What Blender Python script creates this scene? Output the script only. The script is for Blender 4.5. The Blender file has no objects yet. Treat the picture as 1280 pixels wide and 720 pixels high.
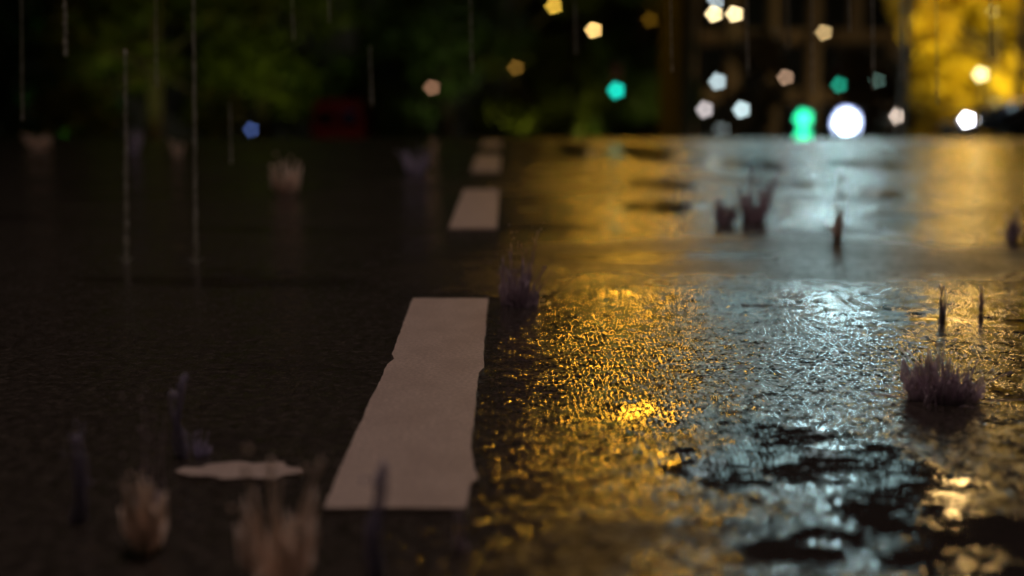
import bpy, math, random
import numpy as np
from mathutils import Vector, Matrix
random.seed(7)
PI = math.pi
C = bpy.context.scene.collection
SC = bpy.context.scene

# ------------------------------------------------------------------ camera
F = 1600.0                      # focal length in photo pixels (1280 wide)
CH = 0.428                      # camera height, metres
PITCH = math.atan(251 / F)
YAW = math.atan(10 / F)
cam = bpy.data.objects.new('camera', bpy.data.cameras.new('camera'))
C.objects.link(cam)
cam.location = (0, 0, CH)
cam.rotation_euler = (PI / 2 - PITCH, 0, -YAW)
cam.data.sensor_width = 36
cam.data.lens = 36 * F / 1280
cam.data.clip_start = 0.02
cam.data.clip_end = 2000
cam.data.dof.use_dof = True
cam.data.dof.focus_distance = 2.0
cam.data.dof.aperture_fstop = 1.45
cam.data.dof.aperture_blades = 5
cam.data.dof.aperture_rotation = 0
SC.camera = cam

# ------------------------------------------------------------------ sky (night)
w = bpy.data.worlds.new('World')
SC.world = w
w.use_nodes = True
nt = w.node_tree
nt.nodes.clear()
sky = nt.nodes.new('ShaderNodeTexSky')
sky.sky_type = 'NISHITA'
sky.sun_disc = False
sky.sun_elevation = math.radians(-4)
sky.sun_rotation = math.radians(200)
bg = nt.nodes.new('ShaderNodeBackground')
bg.inputs['Strength'].default_value = 0.012
wo = nt.nodes.new('ShaderNodeOutputWorld')
nt.links.new(sky.outputs[0], bg.inputs[0])
glow = nt.nodes.new('ShaderNodeBackground')          # the town's faint glow on the rain clouds
glow.inputs['Color'].default_value = (1.0, .92, .60, 1)
glow.inputs['Strength'].default_value = .0056
ad = nt.nodes.new('ShaderNodeAddShader')
nt.links.new(bg.outputs[0], ad.inputs[0]); nt.links.new(glow.outputs[0], ad.inputs[1])
nt.links.new(ad.outputs[0], wo.inputs[0])
SC.view_settings.view_transform = 'Standard'
SC.view_settings.look = 'None'
SC.view_settings.exposure = 0
SC.view_settings.gamma = 1
SC.cycles.use_denoising = True
SC.cycles.max_bounces = 8
SC.cycles.sample_clamp_indirect = 6

# light levels, all in one place
E_AMBER, E_COOL, E_WARMWHITE, E_OVER = 245, 250, 105, 77
E_GOLD, E_HILL, E_FLOOD = 120, 35, 260
WIN = 3.2

# ------------------------------------------------------------------ helpers
CREST, SLOPE = 11.2, 0.06
def zt(y):
    """ground height: flat, then over a crest and down the hill"""
    d = y - CREST
    k = 0.35
    s = 0.5 * (d + math.sqrt(d * d + k * k)) - 0.018 * 0
    base = 0.5 * (-CREST + math.sqrt(CREST * CREST + k * k))
    return -SLOPE * (s - base)

def ray(px, py):
    x = (px - 640) / F; y = -(py - 360) / F
    d = Vector((x, y, -1.0))
    d = cam.rotation_euler.to_matrix() @ d
    return d
def G(px, py):
    """where the flat near road is measured at this place of the photo"""
    d = ray(px, py); t = -CH / d.z
    return Vector((d.x * t, d.y * t, 0))
def A(px, py, Y):
    d = ray(px, py); t = Y / d.y
    return Vector((d.x * t, Y, CH + d.z * t))

class MB:
    def __init__(s): s.v = []; s.f = []; s.smooth = False
    def add(s, vs, fs):
        n = len(s.v); s.v += [tuple(p) for p in vs]; s.f += [tuple(i + n for i in f) for f in fs]; return s
    def box(s, c, d, rz=0, bev=0.0):
        x, y, z = d[0] / 2, d[1] / 2, d[2] / 2
        m = Matrix.Rotation(rz, 3, 'Z'); c = Vector(c)
        if bev <= 0:
            P = [Vector((a * x, b * y, e * z)) for e in (-1, 1) for a, b in ((-1, -1), (1, -1), (1, 1), (-1, 1))]
            return s.add([c + m @ p for p in P], [(3, 2, 1, 0), (4, 5, 6, 7), (0, 1, 5, 4), (1, 2, 6, 5), (2, 3, 7, 6), (3, 0, 4, 7)])
        b = min(bev, x * .9, y * .9, z * .9)
        rings = []
        for zz, q in ((-z, b), (-z + b, 0), (z - b, 0), (z, b)):
            r = []
            for sx, sy in ((-1, -1), (1, -1), (1, 1), (-1, 1)):
                o = b
                pts = [(sx * (x - q), sy * (y - o - q * .0)), (sx * (x - o), sy * (y - q))]
                if sx * sy > 0: r += [pts[0], pts[1]] if sx < 0 else [pts[0], pts[1]]
                else: r += [pts[1], pts[0]]
            rings.append([c + m @ Vector((px, py, zz)) for px, py in r])
        # order each ring by angle so that it is a clean loop
        out = []
        for r in rings:
            out.append(sorted(r, key=lambda p: math.atan2(*((m.transposed() @ (p - c)).yx))))
        return s.loft(out)
    def loft(s, rings, cap=True):
        n = len(rings[0]); vs = [p for r in rings for p in r]; fs = []
        for k in range(len(rings) - 1):
            for i in range(n):
                j = (i + 1) % n
                fs.append((k * n + i, k * n + j, (k + 1) * n + j, (k + 1) * n + i))
        if cap:
            fs.append(tuple(range(n - 1, -1, -1))); fs.append(tuple((len(rings) - 1) * n + i for i in range(n)))
        return s.add(vs, fs)
    def tube(s, pts, rad, n=8):
        pts = [Vector(p) for p in pts]
        rad = rad if isinstance(rad, (list, tuple)) else [rad] * len(pts)
        rings = []; up = Vector((0.13, 0.97, 0.21)).normalized()
        for i, p in enumerate(pts):
            t = (pts[min(i + 1, len(pts) - 1)] - pts[max(i - 1, 0)]).normalized()
            a = t.cross(up)
            if a.length < .05: a = t.cross(Vector((1, 0, 0)))
            a.normalize(); b = t.cross(a)
            rings.append([p + (a * math.cos(2 * PI * k / n) + b * math.sin(2 * PI * k / n)) * rad[i] for k in range(n)])
        return s.loft(rings)
    def ball(s, c, r, n=10, sq=(1, 1, 1)):
        c = Vector(c); rings = []
        for i in range(1, n):
            ph = PI * i / n - PI / 2
            rings.append([c + Vector((math.cos(ph) * math.cos(2 * PI * k / (2 * n)) * r * sq[0], math.cos(ph) * math.sin(2 * PI * k / (2 * n)) * r * sq[1], math.sin(ph) * r * sq[2])) for k in range(2 * n)])
        return s.loft(rings)
    def build(s, name, mat, parent=None, smooth=False):
        me = bpy.data.meshes.new(name)
        me.from_pydata(s.v, [], s.f); me.update()
        if smooth: me.polygons.foreach_set('use_smooth', [True] * len(me.polygons))
        me.materials.append(mat)
        o = bpy.data.objects.new(name, me); C.objects.link(o)
        if parent: o.parent = parent
        return o

def tag(o, label, cat, group=None, kind=None):
    o['label'] = label; o['category'] = cat
    if group: o['group'] = group
    if kind: o['kind'] = kind
    return o
def thing(name, loc, label, cat, group=None, rz=0):
    o = bpy.data.objects.new(name, None); C.objects.link(o)
    o.location = loc; o.rotation_euler = (0, 0, rz); o.empty_display_size = .1
    return tag(o, label, cat, group)

def mat(name, col, rough=.6, metal=0, spec=.5, noise=0, nscale=8, emit=None, es=0, trans=0, bump=0):
    m = bpy.data.materials.new(name); m.use_nodes = True
    n = m.node_tree.nodes; l = m.node_tree.links; b = n['Principled BSDF']
    b.inputs['Base Color'].default_value = (*col, 1)
    b.inputs['Roughness'].default_value = rough
    b.inputs['Metallic'].default_value = metal
    b.inputs['Specular IOR Level'].default_value = spec
    if trans: b.inputs['Transmission Weight'].default_value = trans; b.inputs['IOR'].default_value = 1.33
    if noise:
        tc = n.new('ShaderNodeTexCoord'); t = n.new('ShaderNodeTexNoise'); t.inputs['Scale'].default_value = nscale; t.inputs['Detail'].default_value = 6
        l.new(tc.outputs['Object'], t.inputs['Vector'])
        r = n.new('ShaderNodeMapRange'); r.inputs[3].default_value = 1 - noise; r.inputs[4].default_value = 1 + noise
        r.inputs[1].default_value = .3; r.inputs[2].default_value = .7
        l.new(t.outputs['Fac'], r.inputs[0])
        mx = n.new('ShaderNodeVectorMath'); mx.operation = 'SCALE'; mx.inputs[0].default_value = col
        l.new(r.outputs[0], mx.inputs['Scale']); l.new(mx.outputs[0], b.inputs['Base Color'])
        if bump:
            bp = n.new('ShaderNodeBump'); bp.inputs['Distance'].default_value = bump; l.new(t.outputs['Fac'], bp.inputs['Height']); l.new(bp.outputs[0], b.inputs['Normal'])
    if emit:
        b.inputs['Emission Color'].default_value = (*emit, 1); b.inputs['Emission Strength'].default_value = es
    return m

# ------------------------------------------------------------------ road surface
class NB:
    """small node helper"""
    def __init__(s, m): s.t = m.node_tree; s.n = s.t.nodes; s.l = s.t.links
    def put(s, sock, v):
        if hasattr(v, 'links') or isinstance(v, bpy.types.NodeSocket): s.l.new(v, sock)
        else: sock.default_value = v
    def m(s, op, a, b=0.0, c=0.0, clamp=False):
        x = s.n.new('ShaderNodeMath'); x.operation = op; x.use_clamp = clamp
        s.put(x.inputs[0], a); s.put(x.inputs[1], b); s.put(x.inputs[2], c); return x.outputs[0]
    def v(s, op, a, b=(0, 0, 0), sc=None):
        x = s.n.new('ShaderNodeVectorMath'); x.operation = op
        s.put(x.inputs[0], a)
        if op != 'SCALE': s.put(x.inputs[1], b)
        if sc is not None: s.put(x.inputs['Scale'], sc)
        return x.outputs['Value'] if op in ('LENGTH', 'DOT_PRODUCT') else x.outputs[0]
    def noise(s, vec, scale, detail=3, rough=.5, out='Fac'):
        x = s.n.new('ShaderNodeTexNoise'); s.l.new(vec, x.inputs['Vector'])
        x.inputs['Scale'].default_value = scale; x.inputs['Detail'].default_value = detail; x.inputs['Roughness'].default_value = rough
        return x.outputs[out]
    def ss(s, x, a, b, lo=0., hi=1.):
        r = s.n.new('ShaderNodeMapRange'); r.interpolation_type = 'SMOOTHSTEP'
        s.put(r.inputs[0], x); r.inputs[1].default_value = a; r.inputs[2].default_value = b
        s.put(r.inputs[3], lo); s.put(r.inputs[4], hi); return r.outputs[0]

def road_material():
    m = bpy.data.materials.new('wet_asphalt'); m.use_nodes = True
    b = m.node_tree.nodes['Principled BSDF']; q = NB(m)
    geo = q.n.new('ShaderNodeNewGeometry'); P = geo.outputs['Position']; N = geo.outputs['Normal']
    warp = q.v('SCALE', q.v('SUBTRACT', q.noise(P, 5.0, 5, .6, 'Color'), (.5, .5, .5)), sc=.34)
    Pw = q.v('ADD', P, warp)
    # standing water: pools at these places on the road
    pools = [  # px, py of the photo (measured), half width px, half height px, strength
        (985, 560, 112, 44), (1180, 655, 170, 62), (1130, 590, 80, 40), (1010, 690, 60, 26),
        (718, 188, 26, 8), (806, 191, 30, 8), (835, 231, 50, 8), (825, 258, 55, 8),
        (1105, 243, 40, 9), (880, 590, 60, 22), (930, 205, 60, 8), (1080, 205, 60, 6), (1000, 232, 50, 4),
    ]
    fac = None
    for (px, py, hw, hh) in pools:
        c = G(px, py); rx = hw / F * c.y; ry = abs(G(px, py - hh).y - G(px, py + hh).y) / 2
        d = q.v('MULTIPLY', q.v('SUBTRACT', Pw, (c.x, c.y, 0)), (1 / rx, 1 / ry, 0))
        f = q.m('MULTIPLY', q.ss(q.v('LENGTH', d), 1.25, .75), .93)
        fac = f if fac is None else q.m('MAXIMUM', fac, f)
    c = G(828, 517)
    d = q.v('MULTIPLY', q.v('SUBTRACT', Pw, (c.x, c.y, 0)), (F / 66 / c.y, 1 / .075, 0))
    fac = q.m('MAXIMUM', fac, q.ss(q.v('LENGTH', d), 1.3, .3, 0., .62))
    c = G(1248, 494)
    d = q.v('MULTIPLY', q.v('SUBTRACT', Pw, (c.x, c.y, 0)), (F / 45 / c.y, 1 / .07, 0))
    fac = q.m('MAXIMUM', fac, q.ss(q.v('LENGTH', d), 1.3, .3, 0., .7))
    fac = q.m('MULTIPLY', fac, q.ss(q.noise(q.v('MULTIPLY', P, (.6, 1, 1)), 17, 4, .6), .36, .48, .35, 1.0))
    # shallow water elsewhere, from a broad noise stretched across the lane
    pn = q.noise(q.v('MULTIPLY', P, (.55, 1.5, 0)), 1.6, 4, .55)
    shallow = q.ss(pn, .55, .66)
    fac2 = q.m('MAXIMUM', fac, q.m('MULTIPLY', shallow, .75))
    # rippled shallow film just beyond the focus
    c = G(1100, 385)
    d = q.v('MULTIPLY', q.v('SUBTRACT', Pw, (c.x, c.y, 0)), (1 / .62, 1 / .34, 0))
    film = q.ss(q.v('LENGTH', d), 1.25, .2)
    c = G(1060, 268)
    d = q.v('MULTIPLY', q.v('SUBTRACT', Pw, (c.x, c.y, 0)), (F / 125 / c.y, 1 / .62, 0))
    film = q.m('MAXIMUM', film, q.ss(q.v('LENGTH', d), 1.2, .5))
    rough_amt = q.m('SUBTRACT', 1.0, q.m('MAXIMUM', fac2, q.m('MULTIPLY', film, .55)), clamp=True)
    # aggregate: every stone tilts its own way
    Pj = q.v('ADD', P, q.v('SCALE', q.v('SUBTRACT', q.noise(P, 70, 2, .5, 'Color'), (.5, .5, .5)), sc=.009))
    vo = q.n.new('ShaderNodeTexVoronoi'); vo.voronoi_dimensions = '2D'; vo.inputs['Scale'].default_value = 122; q.l.new(Pj, vo.inputs['Vector'])
    dome = q.v('SCALE', q.v('MULTIPLY', q.v('SUBTRACT', Pj, vo.outputs['Position']), (1, 1, 0)), sc=28.0)
    vs = q.v('MULTIPLY', q.v('SUBTRACT', vo.outputs['Color'], (.5, .5, .5)), (1, 1, 0))
    fn = q.v('MULTIPLY', q.v('SUBTRACT', q.noise(P, 210, 2, .5, 'Color'), (.5, .5, .5)), (1, 1, 0))
    mid = q.v('MULTIPLY', q.v('SUBTRACT', q.noise(P, 38, 2, .5, 'Color'), (.5, .5, .5)), (1, 1, 0))
    agg = q.v('ADD', dome, q.v('ADD', q.v('SCALE', vs, sc=.20), q.v('ADD', q.v('SCALE', fn, sc=.42), q.v('SCALE', mid, sc=.42))))
    ag2 = q.v('SCALE', agg, sc=q.m('MULTIPLY_ADD', rough_amt, .93, .02))
    rp = q.v('MULTIPLY', q.v('SUBTRACT', q.noise(q.v('MULTIPLY', P, (.5, 1, 1)), 30, 4, .6, 'Color'), (.5, .5, .5)), (.8, 1, 0))
    rp2 = q.v('SCALE', rp, sc=q.m('MULTIPLY_ADD', film, .45, .16))
    un = q.v('MULTIPLY', q.v('SUBTRACT', q.noise(P, 3.2, 3, .5, 'Color'), (.5, .5, .5)), (.05, .07, 0))
    nn = q.v('NORMALIZE', q.v('ADD', q.v('ADD', N, un), q.v('ADD', ag2, rp2)))
    q.l.new(nn, b.inputs['Normal'])
    # drier, coarser strips laid across the lanes
    dry = None
    for (px, py, hw, hh, st) in ((960, 320, 430, 30, .85), (700, 236, 150, 9, .6), (1000, 176, 420, 5, .6), (690, 262, 60, 6, .5), (770, 222, 190, 26, .5), (960, 226, 80, 3, 1), (1050, 250, 110, 3.5, 1), (930, 262, 50, 4, 1), (1130, 270, 60, 2.5, 1), (1040, 291, 120, 4, 1), (640, 350, 90, 22, .75), (700, 712, 260, 46, .8)):
        c = G(px, py); rx = hw / F * c.y; ry = abs(G(px, py - hh).y - G(px, py + hh).y) / 2
        d = q.v('MULTIPLY', q.v('SUBTRACT', q.v('ADD', P, q.v('MULTIPLY', warp, (1, 2.2, 0))), (c.x, c.y, 0)), (1 / rx, 1 / ry, 0))
        f = q.ss(q.v('LENGTH', d), 1.25, .6, 0., st)
        dry = f if dry is None else q.m('MAXIMUM', dry, f)
    # colour: dark bitumen with paler stones
    stone = q.m('POWER', vo.outputs['Distance'], 1.0)
    cr = q.n.new('ShaderNodeMixRGB'); q.put(cr.inputs[0], q.ss(q.noise(P, 60, 4, .6), .35, .7))
    cr.inputs[1].default_value = (.032, .026, .022, 1); cr.inputs[2].default_value = (.080, .067, .058, 1)
    wet = q.n.new('ShaderNodeMixRGB'); q.put(wet.inputs[0], fac2); q.l.new(cr.outputs[0], wet.inputs[1]); wet.inputs[2].default_value = (.030, .022, .022, 1)
    q.l.new(wet.outputs[0], b.inputs['Base Color'])
    rr = q.m('MULTIPLY_ADD', rough_amt, q.ss(q.noise(P, 2.4, 3), .35, .65, .06, .15), .04)
    rr = q.m('MULTIPLY_ADD', dry, .22, rr)
    q.l.new(rr, b.inputs['Roughness'])
    q.l.new(q.m('MULTIPLY_ADD', dry, -.46, .5), b.inputs['Specular IOR Level'])
    b.inputs['IOR'].default_value = 1.36
    return m
M_ROAD = road_material()
M_PAVE = mat('paving', (.11, .10, .09), .35, noise=.35, nscale=3)
M_GRASS = mat('dark_turf', (.03, .05, .015), .8, noise=.4, nscale=2)

def strip(name, x0, x1, y0, y1, dz, m, n=120, thick=0):
    mb = MB(); vs = []; fs = []
    for i in range(n + 1):
        y = y0 + (y1 - y0) * (i / n) ** 1.6
        z = zt(y) + dz
        vs += [(x0, y, z), (x1, y, z)]
        if i: fs.append((2 * i - 2, 2 * i - 1, 2 * i + 1, 2 * i))
    mb.add(vs, fs)
    if thick:
        for xx in (x0, x1):
            vs = []; fs = []
            for i in range(n + 1):
                y = y0 + (y1 - y0) * (i / n) ** 1.6
                vs += [(xx, y, zt(y) + dz), (xx, y, zt(y) + dz - thick)]
                if i: fs.append((2 * i - 2, 2 * i - 1, 2 * i + 1, 2 * i))
            mb.add(vs, fs)
        for yy in (y0, y1):
            z = zt(yy) + dz
            mb.add([(x0, yy, z), (x1, yy, z), (x1, yy, z - thick), (x0, yy, z - thick)], [(0, 1, 2, 3)])
    o = mb.build(name, m, smooth=False); o['kind'] = 'structure'; return o
strip('ground', -400, 400, -30, 900, -.03, M_GRASS, 160)
strip('road', -8, 8.6, -20, 78, .0, M_ROAD, 400)
strip('pavement', 8.6, 40, -20, 78, .12, M_PAVE, 160, .16)
strip('pavement', -13, -8, -20, 78, .12, M_PAVE, 160, .16)
strip('traffic_island', 2.5, 4.0, 20.5, 33, .13, M_PAVE, 20, .16)

# lane dashes: thick, chipped thermoplastic paint
def paint_material():
    m = bpy.data.materials.new('road_paint'); m.use_nodes = True
    b = m.node_tree.nodes['Principled BSDF']; q = NB(m)
    P = q.n.new('ShaderNodeNewGeometry').outputs['Position']
    f = q.ss(q.noise(q.v('MULTIPLY', P, (1, .6, 1)), 16, 5, .6), .3, .75)
    g = q.ss(q.noise(P, 170, 3, .6), .35, .62)
    c = q.n.new('ShaderNodeMixRGB'); q.put(c.inputs[0], f); c.inputs[1].default_value = (.68, .565, .515, 1); c.inputs[2].default_value = (.53, .43, .39, 1)
    c2 = q.n.new('ShaderNodeMixRGB'); q.put(c2.inputs[0], q.m('MULTIPLY', g, .55)); q.l.new(c.outputs[0], c2.inputs[1]); c2.inputs[2].default_value = (.37, .30, .28, 1)
    q.l.new(c2.outputs[0], b.inputs['Base Color'])
    b.inputs['Roughness'].default_value = .5; b.inputs['Specular IOR Level'].default_value = .3
    bp = q.n.new('ShaderNodeBump'); bp.inputs['Distance'].default_value = .0006; q.l.new(q.noise(P, 260, 3, .6), bp.inputs['Height']); q.l.new(bp.outputs[0], b.inputs['Normal'])
    return m
M_PAINT = paint_material()
def dash(poly, h=.005, name='lane_dash', bits=.0016, seed=1):
    rnd = random.Random(seed); pts = []
    for i, p in enumerate(poly):
        q = poly[(i + 1) % len(poly)]
        L = (q - p).length; n = max(2, int(L / .012)); nrm = Vector((-(q - p).y, (q - p).x, 0)).normalized()
        w = 0
        for k in range(n):
            w = w * .6 + rnd.uniform(-1, 1) * bits * .5
            pts.append(p.lerp(q, k / n) + nrm * w)
    lo = [Vector((p.x, p.y, zt(p.y) - .001)) for p in pts]; hi = [Vector((p.x, p.y, zt(p.y) + h)) for p in pts]
    mb = MB(); mb.loft([lo, hi])
    o = mb.build(name, M_PAINT); o['kind'] = 'structure'; return o
# the near dash follows the photo's chipped outline
near = [(404, 642), (480, 641), (583, 642), (588, 612), (598, 604), (592, 590), (589, 560), (599, 470), (606, 462), (604, 448), (607, 415), (610, 376), (516, 376), (490, 447), (493, 453), (484, 460), (458, 516), (430, 580)]
dash([G(*p) for p in near], .006, seed=3)
wd = .147
def std(y0, y1, seed, x1=-.022):
    dash([Vector((x1 - wd, y0, 0)), Vector((x1, y0, 0)), Vector((x1, y1, 0)), Vector((x1 - wd, y1, 0))], .005, seed=seed)
std(G(600, 287).y, G(600, 238).y, 5); std(G(600, 215).y, G(600, 194.5).y, 6); std(G(600, 184).y, G(600, 176).y, 7); std(-1.2, -.1, 8)
std(14, 15.3, 9); std(16.6, 17.9, 10)

# scrap of worn marking at the left of the near dash
c0 = G(300, 592)
sc_ = [c0 + Vector((x, y, 0)) for x, y in ((-.072, -.004), (-.05, -.022), (-.03, -.020), (-.012, -.031), (.02, -.027), (.041, -.034), (.052, -.016), (.071, -.012), (.066, .012), (.05, .016), (.044, .031), (.01, .027), (-.008, .034), (-.04, .024), (-.046, .012), (-.066, .014))]
dash(sc_, .004, 'worn_road_marking', .004, 11)

# ------------------------------------------------------------------ materials
M_POLE = mat('painted_steel', (.022, .018, .015), .7, .0, spec=.1, noise=.2)
M_CONC = mat('weathered_mast', (.019, .019, .013), .9, spec=0, noise=.25, nscale=4)
M_BARK = mat('bark', (.07, .05, .035), .85, noise=.4, nscale=9, bump=.02)
M_BLACK = mat('black_housing', (.02, .02, .022), .4)
def lampmat(name, col, s): return mat(name, (.8, .8, .8), .4, emit=col, es=s)
AMB = (1, .49, .035)
# ------------------------------------------------------------------ street lamps
def street_lamp(base, h, arm, label, lens_m, lens=(.5, .26), pole_r=(.10, .06), heads=1, group='street lamps along the hill', mpole=None, rz=0, pole_m=None):
    """arm: signed reach along local x of the lamp head; two heads when heads == 2"""
    t = thing('street_lamp', base, label, 'street lamp', group, rz)
    pm = pole_m or M_POLE
    MB().tube([(0, 0, 0), (0, 0, .12), (0, 0, .13), (0, 0, h - .5), (0, 0, h - .05)], [pole_r[0] * 1.5, pole_r[0] * 1.5, pole_r[0], pole_r[1] * 1.05, pole_r[1]], 14).build('pole', pm, t, True)
    for s in ([1] if heads == 1 else [1, -1]):
        a = arm * s
        MB().tube([(0, 0, h - .45), (a * .15, 0, h - .12), (a * .5, 0, h + .02), (a * .85, 0, h + .06)], [.045, .04, .035, .035], 8).build('arm', M_POLE, t, True)
        hd = MB(); L = lens[0] + .16; W = lens[1] + .08; dx = a
        rings = []
        for zz, k in ((-.05, 1), (0.0, 1.0), (.05, .8), (.085, .35)):
            rings.append([Vector((dx + L / 2 * k * math.copysign(abs(math.cos(q)) ** .6, math.cos(q)), W / 2 * k * math.copysign(abs(math.sin(q)) ** .6, math.sin(q)), h + .06 + zz)) for q in [2 * PI * i / 20 for i in range(20)]])
        hd.loft(rings); ho = hd.build('lamp_head', M_POLE, t, True)
        ln = MB(); rings = []
        for zz, k in ((0.004, 1), (-.05, .92), (-.085, .6)):
            rings.append([Vector((dx + lens[0] / 2 * k * math.cos(q), lens[1] / 2 * k * math.sin(q), h + .006 + zz)) for q in [2 * PI * i / 20 for i in range(20)]])
        ln.loft(rings); ln.build('lens', lens_m, ho, True)
    return t
def lamp_at(px, py, D, label, col, s, size, arm=.7, heads=1, **k):
    p = A(px, py, D); g = zt(D) + k.pop('gz', 0)
    return street_lamp((p.x - arm if heads == 1 else p.x, D, g), p.z - g + .04, arm, label, lampmat('lamp_glass', col, s), size, heads=heads, **k)

# the three that light the wet road
p = A(800, -288, 23)
street_lamp((3.06, 23, zt(23) + .13), p.z - zt(23) - .13, p.x - 3.06, 'amber street lamp on a thick weathered mast, standing on the traffic island', lampmat('amber_lens', AMB, E_AMBER), (.9, .5), (.30, .26), pole_m=M_CONC)
p = A(1060, -150, 26)
street_lamp((p.x + 1.3, 26, zt(26) + .12), p.z - zt(26) - .12, -1.3, 'cool white street lamp with its arm reaching left, beside the scooter', lampmat('cool_lens', (.60, .90, .95), E_COOL), (.7, .34), (.11, .07))
p = A(1243, -268, 24)
street_lamp((p.x + .8, 24, zt(24) + .12), p.z - zt(24) - .12, -.8, 'warm white street lamp above the black parked car', lampmat('warm_lens', (1.0, .62, .22), E_WARMWHITE), (.7, .34), (.10, .06))
p = A(1225, -70, 27.5)
street_lamp((p.x + 1.6, 27.5, zt(27.5) + .12), p.z - zt(27.5) - .12, -1.6, 'golden street lamp hanging over the crown of the golden tree', lampmat('gold_lens', (1, .56, .13), E_GOLD), (.7, .4), (.10, .06))
p = A(1010, -140, 52)  # extra lamp, added only to brighten the office front
street_lamp((p.x + 1.2, 52, zt(52)), p.z - zt(52), -1.2, 'tall brownish orange street lamp added to brighten the office block front', lampmat('orange_lens', (1, .55, .18), E_HILL), (.8, .45), (.10, .06))
# lamp over the near lane that lights the paint
street_lamp((-4.6, 2.2, 0), 7.2, 4.4, 'tall pinkish street lamp whose long arm reaches over the lane dashes', lampmat('rose_lens', (1.0, .74, .66), E_OVER), (1.0, .5), (.10, .07))
# farther lamps seen as soft discs
far = [
 (742, 38, 47, 'amber street lamp in front of the park trees, above the turquoise signal', (1, .62, .20), 22, .7),
 (692, 8, 48, 'deep amber street lamp at the edge of the park, top left of the turquoise signal', (1, .60, .07), 13, -.7),
 (1030, 41, 47, 'warm street lamp in front of the middle of the office block', (1, .68, .30), 9, .7),
 (982, 97, 47, 'short peach street lamp in front of the office block', (1, .62, .40), 6, -.5),
 (540, 110, 44, 'small dim peach lamp among the dark trees', (1, .50, .30), 3.6, .5),
 (645, 85, 46, 'dim orange lamp half hidden by the park trees', (1, .50, .08), 2.2, .6),
 (1097, 101, 47, 'dim greenish lamp in front of the right of the office block', (.45, .85, .70), 1.7, .5),
 (895, 1, 40, 'pale white street lamp above the cluster of globes', (.8, .95, 1), 7, .5),
]
for px, py, D, lb, col, s, arm in far:
    sz = 6.2 / F * D
    lamp_at(px, py, D, lb, col, s, (sz, sz), arm, pole_r=(.07, .045))
t = lamp_at(905.5, 18, 48, 'twin headed warm street lamp above the cluster of pale globes', (1, .78, .40), 25, (.21, .21), .38, heads=2, pole_r=(.08, .05))

# a mast with four pale globes
D = 50
base = A(903, 160, D)
t = thing('globe_lamp', (base.x, D, zt(D) + .0), 'lamp post with four pale globes at different heights', 'lamp post')
top = A(897, 102, D)
MB().tube([(0, 0, 0), (0, 0, .1), (0, 0, .12), (base.x * 0, 0, top.z - zt(D) - .15)], [.1, .1, .06, .04], 10).build('pole', M_POLE, t, True)
for (px, py, s, col) in ((897, 102, 4.2, (.75, .95, 1)), (881, 137, 3.6, (.95, .85, .85)), (927, 137, 5.5, (.75, .97, 1)), (902, 161, 2.0, (.75, .9, .9))):
    q = A(px, py, D); dx = q.x - base.x; hz = q.z - zt(D)
    MB().tube([(0, 0, hz - .35), (dx * .6, 0, hz - .35), (dx, 0, hz - .22), (dx, 0, hz - .1)], .02, 6).build('arm', M_POLE, t, True)
    MB().ball((dx, 0, hz), .13, 8).build('globe', lampmat('globe_glass', col, s), t, True)
# yellow globes in the bright tree
for px, py, D, lb, s in ((1226, 93, 26.5, 'pale yellow globe lamp in front of the golden tree', 6), (1243, 14, 30, 'tall pale globe lamp showing high in the golden tree', 2.6)):
    q = A(px, py, D); hz = q.z - zt(D) - .12
    t = thing('globe_lamp', (q.x, D, zt(D) + .12), lb, 'lamp post', 'globe lamps by the golden tree')
    MB().tube([(0, 0, 0), (0, 0, .1), (0, 0, .12), (0, 0, hz - .1)], [.09, .09, .05, .035], 10).build('pole', M_POLE, t, True)
    MB().ball((0, 0, hz), .09, 8).build('globe', lampmat('yellow_globe', (1, .85, .35), s), t, True)
# ------------------------------------------------------------------ traffic signals
def signal(px, py, D, label, col, s, lit, r, gz=0, n=3, dim=()):
    q = A(px, py, D); g = zt(D) + gz
    t = thing('traffic_signal', (q.x, D, g), label, 'traffic light', 'traffic signals down the hill')
    hz = q.z - g
    step = r * 2.5
    zc = hz + lit * step - (n - 1) / 2 * step + 0
    ztop = hz + lit * step
    MB().tube([(0, .14, 0), (0, .14, .05), (0, .14, .06), (0, .14, ztop + r * 1.6)], [.08, .08, .045, .04], 10).build('pole', M_POLE, t, True)
    MB().box((0, 0, ztop - (n - 1) * step / 2), (r * 2.9, .18, n * step + r * .4), bev=.03).build('signal_head', M_BLACK, t)
    for k in range(n):
        zz = ztop - k * step
        on = (k == lit) or (k in dim)
        c = [(.25, .02, .01), (.25, .15, .01), (.01, .2, .12)][min(k + (3 - n), 2)]
        m = lampmat('signal_lit', col, s) if on else mat('signal_off', c, .3)
        rings = [[Vector((r * kk * math.cos(a), -.095 - dy, zz + r * kk * math.sin(a))) for a in [2 * PI * i / 18 for i in range(18)]] for dy, kk in ((0, 1), (.015, .85), (.025, .4))]
        MB().loft(rings).build('lens', m, t, True)
        # visor
        vs = []; fs = []
        for i in range(13):
            a = PI * i / 12
            for dy, rr in ((0, 1.1), (-.16, 1.14)):
                vs.append((r * rr * math.cos(a), -.092 + dy, zz + r * rr * math.sin(a)))
            if i: fs.append((2 * i - 2, 2 * i - 1, 2 * i + 1, 2 * i))
        MB().add(vs, fs).build('visor', M_BLACK, t, True)
signal(770, 113, 42, 'turquoise traffic light standing alone in front of the park trees', (0, .95, .72), 3.3, 2, .13)
signal(1048, 106, 50, 'small dim green traffic light in front of the office block', (.02, .60, .38), 3.6, 2, .11)
signal(1003, 148, 29, 'low bright green traffic light left of the white headlight', (.02, .95, .42), 3.2, 0, .17, n=2, dim=(1,))

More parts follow.
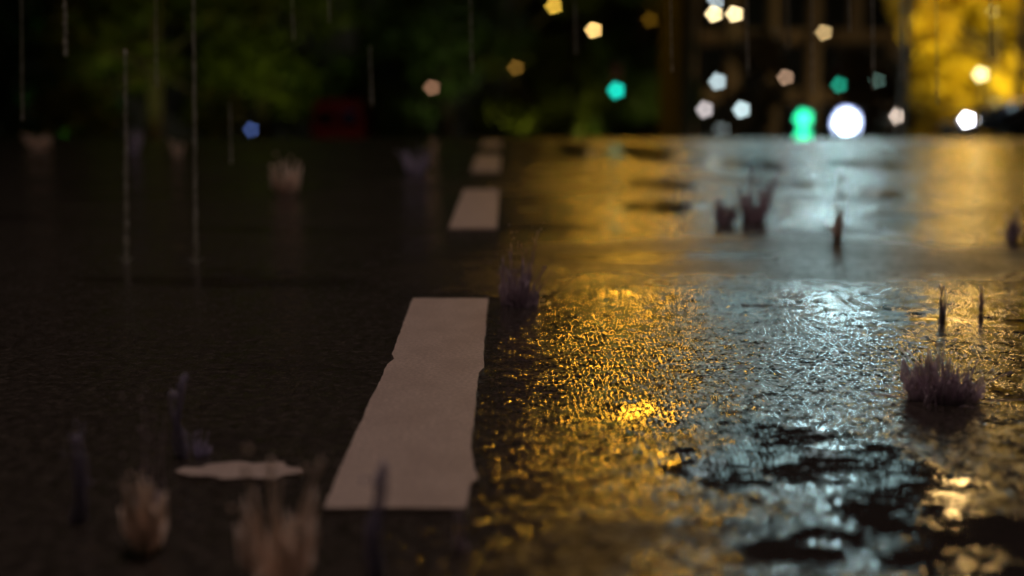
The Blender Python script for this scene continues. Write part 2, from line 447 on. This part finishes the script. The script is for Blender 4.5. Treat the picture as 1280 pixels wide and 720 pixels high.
# ------------------------------------------------------------------ buildings
M_WALL = mat('brown_stone', (.26, .17, .09), .8, noise=.25, nscale=.8)
M_PIL = mat('pale_stone', (.28, .19, .11), .8, noise=.2, nscale=1.2)
M_FRAME = mat('window_frame', (.05, .05, .05), .5)
M_DARKG = mat('dark_glass', (.01, .012, .014), .08)
def lit_glass(col, s): return mat('lit_glass', (.1, .1, .1), .2, emit=col, es=s)
LIT = [lit_glass((.55, .86, .88), WIN), lit_glass((.70, .90, .92), WIN * .7), lit_glass((.9, .9, .78), WIN * .8), lit_glass((.5, .75, .85), WIN * .45)]
def window(parent, x, z, w, h, y, glass):
    fr = MB(); t_ = .07
    fr.box((x - w / 2 - t_ / 2, y, z), (t_, .14, h + 2 * t_)); fr.box((x + w / 2 + t_ / 2, y, z), (t_, .14, h + 2 * t_))
    fr.box((x, y, z + h / 2 + t_ / 2), (w - .002, .139, t_)); fr.box((x, y, z - h / 2 - t_ / 2), (w - .002, .139, t_))
    fr.box((x, y - .01, z), (.05, .08, h - .002))
    f = fr.build('window', M_FRAME, parent)
    MB().box((x, y + .035, z), (w, .02, h)).build('pane', glass, f)
D = 62
g = zt(D)
x0 = A(866, 100, D).x; x1 = A(1168, 100, D).x
t = thing('office_block', ((x0 + x1) / 2, D, g), 'brown office block with cool lit upper windows behind the street lamps', 'building')
W = x1 - x0; H = 19.5
MB().box((0, 6, H / 2), (W, 11.6, H)).build('wall', M_WALL, t)
MB().box((0, 6, H + .25), (W + .6, 12.4, .5), bev=.08).build('cornice', M_PIL, t)
bays = 6; bw = W / bays
for i in range(bays + 1):
    MB().box((-W / 2 + i * bw, .0, H / 2 - .02), (.45, .5, H - .1), bev=.04).build('pilaster', M_PIL, t)
lo = A(1000, -4, D).z - g
for fl in range(7):
    z = 1.7 + fl * 2.75
    for i in range(bays):
        x = -W / 2 + (i + .5) * bw
        up = z - 1.0 > lo
        rnd = random.random()
        gl = (LIT[0] if rnd < .5 else LIT[1] if rnd < .72 else LIT[2] if rnd < .86 else LIT[3]) if up else M_DARKG
        window(t, x, z, bw - .85, 1.9, .12, gl)
# an amber lit terrace left of it, set farther back behind the trees
D = 95; g = zt(D)
for px0, px1, hh, lb in ((655, 760, 11, 'dim ochre house behind the park trees, with the lower roof'), (765, 850, 15, 'tall dim ochre house next to the brown office block')):
    x0 = A(px0, 100, D).x; x1 = A(px1, 100, D).x; W = x1 - x0
    t = thing('terraced_house', ((x0 + x1) / 2, D, g), lb, 'building', 'ochre houses behind the park')
    MB().box((0, 5, hh / 2), (W, 9.6, hh)).build('wall', M_WALL, t)
    r = [[Vector((-W / 2 - .2, -.1, hh)), Vector((W / 2 + .2, -.1, hh)), Vector((W / 2 + .2, 10, hh)), Vector((-W / 2 - .2, 10, hh))], [Vector((-W / 2 - .2, 4.8, hh + 2.4)), Vector((W / 2 + .2, 4.8, hh + 2.4)), Vector((W / 2 + .2, 5.1, hh + 2.4)), Vector((-W / 2 - .2, 5.1, hh + 2.4))]]
    MB().loft(r).build('roof', M_BARK, t)
    n = 3
    for fl in range(int(hh // 3)):
        for i in range(n):
            window(t, -W / 2 + (i + .5) * W / n, 1.9 + fl * 3, .9, 1.5, .13, mat('amber_pane', (.1, .1, .1), .2, emit=AMB, es=.55) if fl * 3 > 7 and (i + fl) % 3 else M_DARKG)

# ------------------------------------------------------------------ trees
def leafmat(name, col, tr=.35):
    m = mat(name, col, .55, noise=.45, nscale=.9)
    b = m.node_tree.nodes['Principled BSDF']; q = NB(m)
    tl = q.n.new('ShaderNodeBsdfTranslucent'); tl.inputs[0].default_value = (*[min(1, c * 1.2) for c in col], 1)
    mx = q.n.new('ShaderNodeMixShader'); mx.inputs[0].default_value = tr
    q.l.new(b.outputs[0], mx.inputs[1]); q.l.new(tl.outputs[0], mx.inputs[2]); q.l.new(mx.outputs[0], q.n['Material Output'].inputs[0])
    return m
M_LEAF = leafmat('green_leaves', (.055, .085, .014)); M_OLIVE = leafmat('olive_leaves', (.10, .11, .015)); M_BROWN = leafmat('brown_leaves', (.09, .06, .025)); M_GOLD = leafmat('golden_leaves', (.42, .30, .022), .4)
def leaves(rs, blobs, n, size):
    """leaf quads spread through uneven blobs: (cx,cy,cz,r)"""
    wgt = np.array([b[3] ** 2 for b in blobs]); wgt /= wgt.sum()
    idx = rs.choice(len(blobs), n, p=wgt); B = np.array(blobs)[idx]
    d = rs.normal(size=(n, 3)); d /= np.linalg.norm(d, axis=1)[:, None]
    r = B[:, 3:4] * rs.uniform(.25, 1, (n, 1)) ** .45
    c = B[:, :3] + d * r * np.array([1, 1, .8])
    a = rs.normal(size=(n, 3)); a /= np.linalg.norm(a, axis=1)[:, None]
    b2 = np.cross(a, rs.normal(size=(n, 3))); b2 /= np.linalg.norm(b2, axis=1)[:, None]
    s = size * rs.uniform(.6, 1.3, (n, 1))
    V = np.stack([c - a * s, c + b2 * s * .45, c + a * s, c - b2 * s * .45], 1).reshape(-1, 3)
    Fc = np.arange(4 * n).reshape(-1, 4)
    return V, Fc
def tree(x, D, h, cr, label, lm, seed, n=5000, size=.16, low=.35, group='trees of the dark park', gz=0, trunk_r=None, nb=13):
    rs = np.random.RandomState(seed); rn = random.Random(seed)
    t = thing('broadleaf_tree', (x, D, zt(D) + gz - .03), label, 'tree', group)
    tb = MB(); tr = trunk_r or h * .025
    bend = rn.uniform(-.3, .3)
    tb.tube([(0, 0, 0), (0, 0, .2), (bend * .3, 0, h * .3), (bend, 0, h * .6), (bend * 1.2, .1, h * .85)], [tr * 1.5, tr * 1.1, tr * .9, tr * .55, tr * .15], 10)
    blobs = []
    for k in range(nb):
        a = rn.uniform(0, 2 * PI); zz = h * rn.uniform(low, .93); rr = cr * rn.uniform(.25, .75) * (1 - .5 * (zz / h - .5) ** 2)
        bp = Vector((bend * zz / h + math.cos(a) * rr, math.sin(a) * rr, zz))
        blobs.append((*bp, cr * rn.uniform(.28, .5)))
        z0 = max(h * .25, zz - rr * .9)
        tb.tube([(bend * z0 / h, 0, z0), (bp * .5 + Vector((bend, 0, z0)) * .5), bp], [tr * .4, tr * .25, tr * .08], 6)
    tb.build('trunk', M_BARK, t, True)
    V, Fc = leaves(rs, blobs, n, size)
    me = bpy.data.meshes.new('crown'); me.from_pydata(V.tolist(), [], Fc.tolist()); me.materials.append(lm)
    o = bpy.data.objects.new('crown', me); C.objects.link(o); o.parent = t
    return t
def tx(px, D): return A(px, 109, D).x
spec = [ # px, D, h, crown, leaf, label
 (-60, 34, 9, 3.4, M_LEAF, 'dark green tree at the far left of the park'),
 (95, 40, 10, 3.2, M_LEAF, 'dark tree between the far left tree and the olive one'),
 (190, 31, 8.5, 2.6, M_OLIVE, 'olive green tree faintly lit, left of the brightest olive tree'),
 (325, 54, 12, 4.2, M_OLIVE, 'olive tree whose crown catches the most light, above the red van'),
 (450, 56, 12, 4.0, M_LEAF, 'tall dark tree right behind the red van'),
 (560, 50, 11, 3.4, M_LEAF, 'dark tree beside the small dim peach lamp'),
 (640, 62, 13, 4.2, M_OLIVE, 'olive tree behind the dim orange lamp'),
 (730, 66, 13, 4.0, M_OLIVE, 'broad olive tree behind the turquoise signal'),
 (805, 60, 12, 2.8, M_LEAF, 'slim dark tree left of the office block'),
 (270, 60, 14, 5.0, M_LEAF, 'tall dark tree behind the olive trees on the left'),
]
for i, (px, D, h, cr, lm, lb) in enumerate(spec):
    tree(tx(px, D), D, h, cr, lb, lm, 20 + i, 8000, .2, .10, nb=24)
def flood(px, D, tilt_to, label, col, e, gz=0, size=100):  # unseen spot lamps behind the crest, added to brighten foliage and facade
    x = tx(px, D)
    t = thing('added_floodlight', (x, D, zt(D) + gz), label, 'floodlight', 'floodlights added to light the trees and the office front')
    MB().box((0, 0, .05), (.22, .22, .1), bev=.02).build('base', M_BLACK, t)
    MB().box((0, .02, .2), (.3, .12, .2), bev=.03).build('lamp_head', M_BLACK, t)
    l = bpy.data.lights.new('flood_beam', 'SPOT'); l.energy = e; l.color = col; l.spot_size = math.radians(size); l.spot_blend = .8; l.shadow_soft_size = .08
    o = bpy.data.objects.new('flood_beam', l); C.objects.link(o); o.parent = t; o.location = (0, .02, .36)
    d = Vector(tilt_to) - Vector((x, D, zt(D)))
    o.rotation_euler = d.to_track_quat('-Z', 'Y').to_euler()
for px, D, ht, lb, col, k in (
    (85, 35.5, 6, 'added floodlight at the foot of the far left trees', (.35, 1, .30), .5),
    (190, 28.5, 5, 'added floodlight at the foot of the first olive tree', (.75, 1, .25), .35),
    (330, 49, 7, 'added floodlight left of the red van', (.80, 1, .20), 1.7),
    (455, 51, 8, 'added floodlight hidden ahead of the red van', (.55, 1, .35), .9),
    (560, 45.5, 7, 'added floodlight below the small dim peach lamp', (.8, 1, .4), .8),
    (645, 57, 8, 'added floodlight below the dim orange lamp', (.95, 1, .2), .9),
    (735, 61, 8, 'added floodlight behind the turquoise signal', (.95, 1, .2), .8),
    (805, 55.5, 8, 'added floodlight below the slim dark tree', (.9, .9, .3), 1.0)):
    flood(px, D, (tx(px, D) * 1.07, D + 4.5, zt(D) + ht), lb, col, E_FLOOD * k)
for px, lb in ((915, 'added facade floodlight below the left of the office block'), (1010, 'added facade floodlight below the middle of the office block'), (1110, 'added facade floodlight below the right of the office block')):
    flood(px, 57.5, (tx(px, 57.5), 62.0, zt(62) + 5), lb, (1, .80, .42), E_FLOOD * .45)
flood(1190, 27.2, (tx(1235, 30), 30, 2.6), 'added floodlight at the left foot of the golden tree', (1, .80, .10), E_FLOOD * 3.2, .12)
flood(1262, 26.8, (tx(1270, 30), 30, 2.6), 'added floodlight at the right foot of the golden tree', (1, .80, .08), E_FLOOD * 3.2, .12)
tree(tx(945, 53), 53, 5.3, 1.9, 'thin brown tree before the left half of the office block', M_BROWN, 71, 2600, .2, .3, 'brown trees before the office block')
tree(tx(1085, 54), 54, 5.6, 2.0, 'thin brown tree before the right half of the office block', M_BROWN, 73, 3200, .2, .25, 'brown trees before the office block')
tree(tx(1243, 30), 30, 8.2, 2.3, 'golden leaved tree brightly lit, right of the headlights', M_GOLD, 61, 15000, .13, .03, None, .12, nb=30)
tree(tx(1340, 33), 33, 9, 2.6, 'second golden tree at the edge of the street, behind the black car', M_GOLD, 64, 12000, .14, .05, None, .12, nb=26)

# ------------------------------------------------------------------ cars
def car(loc, rz, label, paint, lights_on=False):
    t = thing('parked_car', loc, label, 'car', None, rz)
    # local: +y is the front; length 4.1, width 1.72, height 1.42
    prof = [(-2.05, .35, .50), (-2.06, .62, .78), (-1.95, .92, .80), (-1.2, .98, .83), (0, .97, .86), (.95, .93, .86), (1.75, .80, .82), (2.02, .62, .76), (2.05, .35, .62)]
    rings = []
    for y, ztop, hw in prof:
        r = []
        for sx, zz in ((-.92, .22), (-1, .38), (-1, ztop - .12), (-.9, ztop), (.9, ztop), (1, ztop - .12), (1, .38), (.92, .22)):
            r.append(Vector((sx * hw, y, zz)))
        rings.append(r)
    body = MB().loft(rings).build('body', paint, t, True)
    cab = []
    for y, zz, hw in ((-1.75, .93, .74), (-1.25, 1.36, .60), (-.9, 1.42, .60), (.1, 1.42, .60), (.45, 1.33, .61), (1.05, .92, .74)):
        cab.append([Vector((-hw - (.1 if zz > 1 else 0), y, .90)), Vector((-hw, y, zz)), Vector((hw, y, zz)), Vector((hw + (.1 if zz > 1 else 0), y, .90))])
    MB().loft(cab).build('cabin', M_DARKG, t, False)
    MB().box((0, -.4, 1.425), (1.16, 1.1, .035), bev=.015).build('roof', paint, t)
    for sx in (-1, 1):
        for y in (-1.3, 1.3):
            rings = [[Vector((sx * (.86 - dx), y + rr * math.cos(a), .31 + rr * math.sin(a))) for a in [2 * PI * i / 20 for i in range(20)]] for dx, rr in ((.22, .29), (.2, .31), (.03, .31), (.0, .28))]
            wv = MB().loft(rings).build('wheel', M_BLACK, t, True)
            rings = [[Vector((sx * (.868 - dx), y + rr * math.cos(a), .31 + rr * math.sin(a))) for a in [2 * PI * i / 20 for i in range(20)]] for dx, rr in ((.02, .19), (.0, .18))]
            MB().loft(rings).build('rim', M_ALU, wv, True)
        MB().box((sx * .62, 1.99, .62), (.32, .10, .14), bev=.03).build('headlight', M_DARKG, t)
        MB().box((sx * .64, -2.02, .74), (.26, .09, .16), bev=.03).build('tail_light', M_TAIL, t)
        MB().box((sx * .92, .75, .98), (.16, .10, .12), bev=.03).build('mirror', paint, t)
    MB().box((0, -2.06, .55), (.5, .02, .11)).build('number_plate', M_PIL, t)
    MB().box((0, -2.04, .36), (1.5, .10, .16), bev=.04).build('bumper', M_BLACK, t)
    return t
M_ALU = mat('alloy', (.4, .4, .4), .3, 1)
M_TAIL = mat('red_plastic', (.35, .008, .01), .25)
M_RED = mat('dark_red_paint', (.30, .012, .018), .3, spec=.6)
M_BLK = mat('black_paint', (.012, .012, .016), .2, spec=.6)
def van(loc, rz, label, paint):
    t = thing('parked_van', loc, label, 'van', None, rz)
    # local -y is the rear; length 4.9, width 1.9, height 2.3
    def ring(y, ztop, hw, tum=.08):
        return [Vector((x, y, z)) for x, z in ((-hw, .35), (-hw, 1.1), (-hw + tum, ztop - .18), (-hw + tum + .16, ztop), (hw - tum - .16, ztop), (hw - tum, ztop - .18), (hw, 1.1), (hw, .35))]
    MB().loft([ring(-2.45, 2.22, .93), ring(-2.35, 2.3, .95), ring(1.0, 2.28, .95), ring(1.5, 1.95, .95, .14), ring(1.9, 1.2, .93, .05), ring(2.4, 1.0, .88, .05), ring(2.45, .8, .84, .03)]).build('body', paint, t, False)
    for sx in (-1, 1):
        d = MB().box((sx * .425, -2.475, 1.25), (.83, .04, 1.6), bev=.015).build('rear_door', paint, t)
        MB().box((sx * .42, -2.50, 1.62), (.62, .02, .52), bev=.005).build('window', M_DARKG, d)
        MB().box((sx * .08, -2.51, 1.1), (.03, .03, .2)).build('handle', M_BLACK, d)
        MB().box((sx * .885, -2.47, 1.2), (.08, .06, .42), bev=.015).build('tail_light', M_TAIL, t)
        for y in (-1.5, 1.5):
            rings = [[Vector((sx * (.93 - dx), y + rr * math.cos(a), .34 + rr * math.sin(a))) for a in [2 * PI * i / 20 for i in range(20)]] for dx, rr in ((.24, .32), (.2, .34), (.03, .34), (.0, .3))]
            MB().loft(rings).build('wheel', M_BLACK, t, True)
        MB().box((sx * 1.05, 1.35, 1.35), (.16, .08, .26), bev=.03).build('mirror', M_BLACK, t)
    MB().box((0, -2.5, .42), (1.7, .12, .16), bev=.04).build('bumper', M_BLACK, t)
    return t
D = 50
van((tx(431, D), D, zt(D)), 0, 'dark red van seen from behind, parked in front of the dark trees', M_RED)
D = 23.5
car((tx(1257, D) + .86 + 1.1, D + .5, zt(D) + .12), PI / 2, 'black car cut by the right edge, in front of the golden tree', M_BLK)

def scooter(px, py, D, label, col, s, r):
    q = A(px, py, D); hz = .92
    g = zt(D)
    g2 = q.z - hz
    t = thing('scooter', (q.x, D, g2), label, 'scooter', 'scooters with their headlights on')
    # seen from the front: local -y faces the camera
    for y in (-.62, .62):
        ring = MB(); rings = []
        for i in range(25):
            a = 2 * PI * i / 24
            rings.append([Vector(((.05 * math.cos(b)), y + (.20 + .05 * math.sin(b)) * math.cos(a), .25 + (.20 + .05 * math.sin(b)) * math.sin(a))) for b in [2 * PI * k / 8 for k in range(8)]])
        ring.loft(rings, False); ring.tube([(-.06, y, .25), (.06, y, .25)], .06, 8)
        ring.build('wheel', M_BLACK, t, True)
    MB().loft([[Vector((sx * w_, y, z)) for sx, y in ((-1, yy), (1, yy), (1, yy + .07), (-1, yy + .07))] for z, w_, yy in ((.28, .14, -.42), (.55, .21, -.44), (.80, .17, -.40), (1.0, .12, -.34))]).build('leg_shield', M_BLK, t)
    MB().loft([[Vector((sx * w_, y, z)) for sx, z in ((-1, z0), (1, z0), (1, z1), (-1, z1))] for y, w_, z0, z1 in ((-.36, .17, .24, .33), (.1, .17, .24, .34), (.2, .17, .30, .72), (.75, .15, .42, .76), (.92, .08, .55, .74))]).build('body', M_BLK, t)
    MB().box((0, .42, .79), (.28, .68, .09), bev=.03).build('seat', M_BLACK, t)
    MB().tube([(-.34, -.24, 1.06), (-.2, -.32, 1.05), (.2, -.32, 1.05), (.34, -.24, 1.06)], .02, 8).build('handlebar', M_POLE, t, True)
    MB().tube([(0, -.62, .25), (0, -.5, .6), (0, -.34, 1.04)], .03, 8).build('fork', M_POLE, t, True)
    for sx in (-1, 1):
        MB().ball((sx * .36, -.26, 1.2), .06, 6, (1, .3, .8)).build('mirror', M_BLACK, t, True)
    MB().ball((0, -.44, hz), r, 9, (1, .45, 1.1)).build('headlight', lampmat('headlight_glass', col, s), t, True)
    if r > .15:  # glowing ring added to imitate the blue fringe round the light
        rings = [[Vector((rr * math.cos(a), -.40 + dy, hz + rr * 1.1 * math.sin(a))) for a in [2 * PI * i / 28 for i in range(28)]] for dy, rr in ((0, .27), (-.02, .285), (.03, .285), (.04, .2))]
        MB().loft(rings).build('fringe_glow', lampmat('blue_fringe_glow', (.22, .34, 1), 1.6), t, True)
    MB().box((0, .93, .66), (.14, .04, .07)).build('tail_light', M_TAIL, t)
scooter(1052, 153, 28, 'scooter with a very bright bluish white headlight, between the green signal and cool lamp', (.72, .84, 1), 14, .19)
scooter(1199, 149, 26, 'scooter with a white headlight in front of the golden tree', (.92, .93, 1), 34, .07)
scooter(1117, 145, 30, 'scooter with a weak beige headlight between the two brighter ones', (1, .80, .66), 12, .085)
# blue roof light of the little kiosk far left
D = 36; q = A(314, 162, D)
t = thing('warning_beacon', (q.x, D, zt(D)), 'small blue warning beacon on a short post in front of the dark trees', 'beacon')
MB().tube([(0, 0, 0), (0, 0, .05), (0, 0, .06), (0, 0, q.z - zt(D) - .08)], [.12, .12, .03, .03], 8).build('post', M_POLE, t, True)
MB().ball((0, 0, q.z - zt(D)), .06, 7).build('lamp', lampmat('blue_glass', (.20, .35, 1), 2.2), t, True)
D = 45; q = A(222, 184, D)

# ------------------------------------------------------------------ rain: splashes and motion trails of falling drops
def watermat(name, tint, tr=.55, thin=.38):
    m = mat(name, tint, .12, trans=tr, spec=.6)
    b = m.node_tree.nodes['Principled BSDF']; b.inputs['IOR'].default_value = 1.33
    q = NB(m); tr_ = q.n.new('ShaderNodeBsdfTransparent'); mx = q.n.new('ShaderNodeMixShader')
    P = q.n.new('ShaderNodeNewGeometry').outputs['Position']
    q.put(mx.inputs[0], q.ss(q.noise(q.v('MULTIPLY', P, (1, 1, .35)), 90, 3, .6), .35, .65, thin, min(1, thin + .45)))
    q.l.new(tr_.outputs[0], mx.inputs[1]); tl = q.n.new('ShaderNodeBsdfTranslucent'); tl.inputs[0].default_value = (*tint, 1)
    m2 = q.n.new('ShaderNodeMixShader'); m2.inputs[0].default_value = .25; q.l.new(b.outputs[0], m2.inputs[1]); q.l.new(tl.outputs[0], m2.inputs[2])
    q.l.new(m2.outputs[0], mx.inputs[2]); q.l.new(mx.outputs[0], q.n['Material Output'].inputs[0])
    return m
M_WATER = watermat('splash_water', (.74, .62, .72), .0, .36)
M_MILK = watermat('frothy_water', (1.0, .84, .72), .0, .75)
M_BLUEW = watermat('bluish_water', (.62, .57, .78), .0)
M_STREAK = watermat('rain_water', (.80, .80, .76), .0, .28)
SP = 'splashes thrown up by raindrops on the road'
def splash(px, py, wpx, hpx, label, m=None, jets=14, drops=10, seed=1, flare=.5, sheet=.35, r=.0012, core=False, cup=None):
    m = m or M_WATER
    rn = random.Random(seed); g0 = G(px, py); s = g0.y / math.cos(PITCH) / F
    Wd = wpx * s / 2; H = hpx * s * 1.0
    t = thing('water_splash', (g0.x, g0.y, 0), label, 'splash', SP)
    # torn crown walls: one for a small splash, several off-centre ones for a wide splash
    walls = [(0, 0, 1.0)] if jets < 20 else [(0, 0, .8), (-Wd * .45, Wd * .1, .5), (Wd * .42, -Wd * .08, .55), (Wd * .1, -Wd * .2, .6), (-Wd * .15, Wd * .25, .9)]
    for (ox, oy, kk) in walls:
        n = 64; R0 = Wd * .45 * (1 if not core else .6) * (kk if len(walls) > 1 else 1)
        amp = []
        ph = [rn.uniform(0, 6.3) for _ in range(6)]
        for i in range(n):
            a = 2 * PI * i / n
            v = .5 + .22 * math.sin(2 * a + ph[0]) + .2 * math.sin(5 * a + ph[1]) + .2 * abs(math.sin(6.5 * a + ph[2])) + .16 * math.sin(13 * a + ph[3])
            amp.append(max(.08, v + rn.uniform(-.1, .1)))
        rings = []
        for side in (0, 1):
            for k in range(6):
                f = k / 5 if side == 0 else 1 - k / 5
                off = .0 if side == 0 else -r * .8 * (1.25 - f)
                rings.append([Vector((ox + (R0 * (1 + (flare + .25 * math.sin(3 * 2 * PI * i / n + ph[4])) * f * f) + off) * math.cos(2 * PI * i / n), oy + (R0 * (1 + (flare + .25 * math.sin(3 * 2 * PI * i / n + ph[4])) * f * f) + off) * math.sin(2 * PI * i / n), sheet * H * f * amp[i] * kk)) for i in range(n)])
        MB().loft(rings, False).build('crown', m, t, True)
    R0 = Wd * .45 * (1 if not core else .6)
    for j in range(jets):
        a = rn.uniform(0, 2 * PI)
        rr = (R0 if jets < 20 else Wd * .8) * rn.uniform(.2, 1.0)
        hj = H * (rn.uniform(.12, .85) ** 1.1 if j > 3 else rn.uniform(.8, 1)) * (1 - .35 * (rr / Wd) ** 2)
        out = Wd * rn.uniform(.0, .7) if not core else Wd * rn.uniform(0, .5)
        rj = r * rn.choice((.45, .6, .8, 1.0, 1.35))
        pts = []; rads = []; wob = rn.uniform(0, 6); lean = rn.uniform(-.25, .25) * Wd
        for k in range(9):
            f = k / 8
            pts.append((math.cos(a) * (rr + out * f ** 1.6) + lean * f * f + rj * 1.6 * math.sin(wob + 5 * f), math.sin(a) * (rr + out * f ** 1.6), hj * f))
            rads.append(rj * (1.9 - 1.5 * f) * (.75 + .5 * abs(math.sin(wob + 9 * f))))
        pts.append((pts[-1][0], pts[-1][1], pts[-1][2] + rj * 1.8)); rads[-1] = rj * 1.3; rads.append(rj * .3)
        MB().tube(pts, rads, 7).build('jet', m, t, True)
    for j in range(drops):
        a = rn.uniform(0, 2 * PI); rr = Wd * rn.uniform(.2, 1.15); z = H * rn.uniform(.15, 1.08)
        MB().ball((math.cos(a) * rr, math.sin(a) * rr * .6, z), r * rn.uniform(.7, 1.5), 5, (1, 1, 1.25)).build('droplet', m, t, True)
    return t
M_RIPPLE = mat('film_water', (.02, .016, .016), .05, spec=.6)
splash(648, 382, 66, 98, 'tall thin splash of fine jets right beside the top of the near lane dash', jets=44, drops=34, seed=4, r=.0010, sheet=.6, flare=.25)
splash(1178, 500, 124, 74, 'wide dark crown splash on the wet road, the broadest of the sharp ones', jets=52, drops=30, seed=5, r=.0010, sheet=.75, flare=.35)
splash(180, 690, 56, 108, 'frothy V shaped splash at the bottom left', M_MILK, jets=10, drops=6, seed=6, r=.0017, sheet=.85, flare=1.3)
splash(188, 640, 60, 150, 'thin spray of scattered drops just behind the V shaped splash', M_WATER, jets=5, drops=16, seed=26, r=.0012, sheet=.15)
splash(352, 742, 110, 190, 'large frothy splash at the bottom edge, left of the near lane dash', M_MILK, jets=9, drops=5, seed=7, r=.0024, sheet=.62, flare=1.0)
splash(226, 572, 26, 108, 'slim bluish jet rising behind the scrap of worn marking', M_BLUEW, jets=5, drops=4, seed=8, r=.0026, sheet=.3, core=True)
splash(102, 650, 34, 130, 'bluish column splash left of the V shaped splash', M_BLUEW, jets=6, drops=4, seed=9, r=.0024, sheet=.4, core=True)
splash(472, 722, 40, 150, 'bluish jet standing in front of the near lane dash', M_BLUEW, jets=5, drops=4, seed=10, r=.0026, sheet=.25, core=True)
splash(252, 570, 34, 36, 'low bluish splash right of the slim bluish jet', M_BLUEW, jets=5, drops=4, seed=12, r=.0013, sheet=.5)
splash(1178, 402, 18, 48, 'small dark splash in the water film, left of its twin', jets=7, drops=5, seed=13, r=.0014, sheet=.6, core=True)
splash(1226, 392, 16, 40, 'small dark splash in the water film, right of its twin', jets=7, drops=5, seed=14, r=.0014, sheet=.6, core=True)
splash(358, 245, 52, 48, 'pinkish crown splash far out in the dark lane', M_MILK, jets=12, drops=6, seed=15, r=.0045, sheet=.75)
splash(521, 216, 50, 34, 'low lavender splash left of the far lane dashes', M_BLUEW, jets=9, drops=4, seed=16, r=.005, sheet=.75)
splash(1047, 300, 34, 92, 'tall pale splash in the middle of the cool reflection', M_MILK, jets=12, drops=8, seed=17, r=.0022, sheet=.22, core=True)
splash(942, 277, 60, 70, 'dark splash at the left of the cool reflection', jets=16, drops=8, seed=18, r=.0035, sheet=.6)
splash(905, 280, 40, 34, 'low dark splash at the left edge of the cool reflection', jets=10, drops=5, seed=19, r=.003, sheet=.8)
splash(1266, 300, 24, 38, 'dark reddish splash at the right edge in the amber glow', jets=9, drops=4, seed=20, r=.003, sheet=.8)
splash(222, 196, 22, 22, 'tiny pinkish splash beyond the two rain streaks', M_MILK, jets=6, drops=0, seed=21, r=.005, sheet=.8)
splash(168, 192, 26, 34, 'small lavender splash near the far end of the dark lane', M_BLUEW, jets=6, drops=0, seed=22, r=.005, sheet=.8)
splash(50, 186, 46, 20, 'flat pinkish splash at the far left', M_MILK, jets=6, drops=0, seed=23, r=.005, sheet=.8)
splash(575, 690, 26, 60, 'faint dark splash below the near lane dash', jets=5, drops=4, seed=24, r=.0012, sheet=.3)

def streak(px, y_top, y_bot, Z, label, r=.0016, seed=1, ground=True):  # solid tube in the shape of a falling drop's motion trail
    rn = random.Random(seed)
    if ground: p1 = G(px, y_bot); Z = p1.y
    else: p1 = A(px, y_bot, Z)
    p0 = A(px - rn.uniform(1, 4), y_top, Z)
    t = thing('rain_streak', (p1.x, p1.y, p1.z), label, 'rain', 'motion trails of falling rain')
    pts = []; rads = []; n = 40
    for k in range(n + 1):
        f = k / n
        q = p1.lerp(p0, f) - p1
        pts.append(q + Vector((rn.uniform(-1, 1) * r * .25, 0, 0)))
        rads.append(r * 1.9 * (.55 + .45 * abs(math.sin(f * 37 + seed)) + .3 * rn.random()) * (1 - .5 * f))
    MB().tube(pts, rads, 8).build('drop_trail', M_STREAK, t, True)
    if ground:
        for k in range(4):
            a = rn.uniform(-.4, .4) + PI * (k % 2)
            MB().tube([(0, 0, 0), (math.cos(a) * .012, math.sin(a) * .01, .012), (math.cos(a) * .02, math.sin(a) * .018, .016)], [.0016, .001, .0005], 6).build('jet', M_STREAK, t, True)
streak(158, 62, 330, 3, 'pale rain thread reaching the road, left one of the long pair', .0036, 1)
streak(245, -40, 331, 3, 'long rain thread reaching the road, right one of the long pair', .0032, 2)
streak(82, -60, 70, 3, 'rain thread ending in mid air at the top left', .0030, 3, False)
streak(289, 128, 205, 3.6, 'short faint rain thread right of the long pair', .0018, 4, False)
streak(465, 58, 132, 3.6, 'short faint rain thread above and right of the red van', .0018, 5, False)
streak(367, -30, 50, 3.4, 'faint rain thread at the top, left of the red van', .0016, 6, False)
streak(1092, -40, 112, 3.4, 'rain thread in front of the right of the office block', .0020, 7, False)
streak(1016, -30, 118, 3.6, 'rain thread in front of the warm street lamp of the office block', .0016, 8, False)
streak(1127, -20, 100, 3.8, 'rain thread left of the golden tree', .0015, 9, False)

for i, (px, y0, y1, Z, r, lb) in enumerate((
    (935, -40, 96, 3.4, .0016, 'rain thread in front of the pale globes'),
    (985, -40, 60, 1.3, .0009, 'very blurred near rain thread between the globes and the peach lamp'),
    (1062, -40, 40, 3.2, .0014, 'short rain thread above the bright scooter headlight'),
    (1172, -40, 130, 3.2, .0014, 'rain thread in front of the left of the golden tree'),
    (1240, -40, 70, 1.5, .0010, 'very blurred near rain thread in front of the golden tree'),
    (840, -40, 90, 3.0, .0014, 'rain thread in front of the thick mast'),
    (720, -40, 66, 1.4, .0009, 'very blurred near rain thread above the turquoise signal'),
    (590, -40, 92, 3.3, .0015, 'rain thread between the peach and the orange lamp'),
    (412, -40, 28, 3.2, .0014, 'short rain thread above the red van'),
    (28, -40, 150, 1.5, .0010, 'very blurred near rain thread at the far left'),
    (196, -40, 110, 3.4, .0015, 'rain thread hanging between the long pair'))):
    streak(px, y0, y1, Z, lb, r, 30 + i, False)
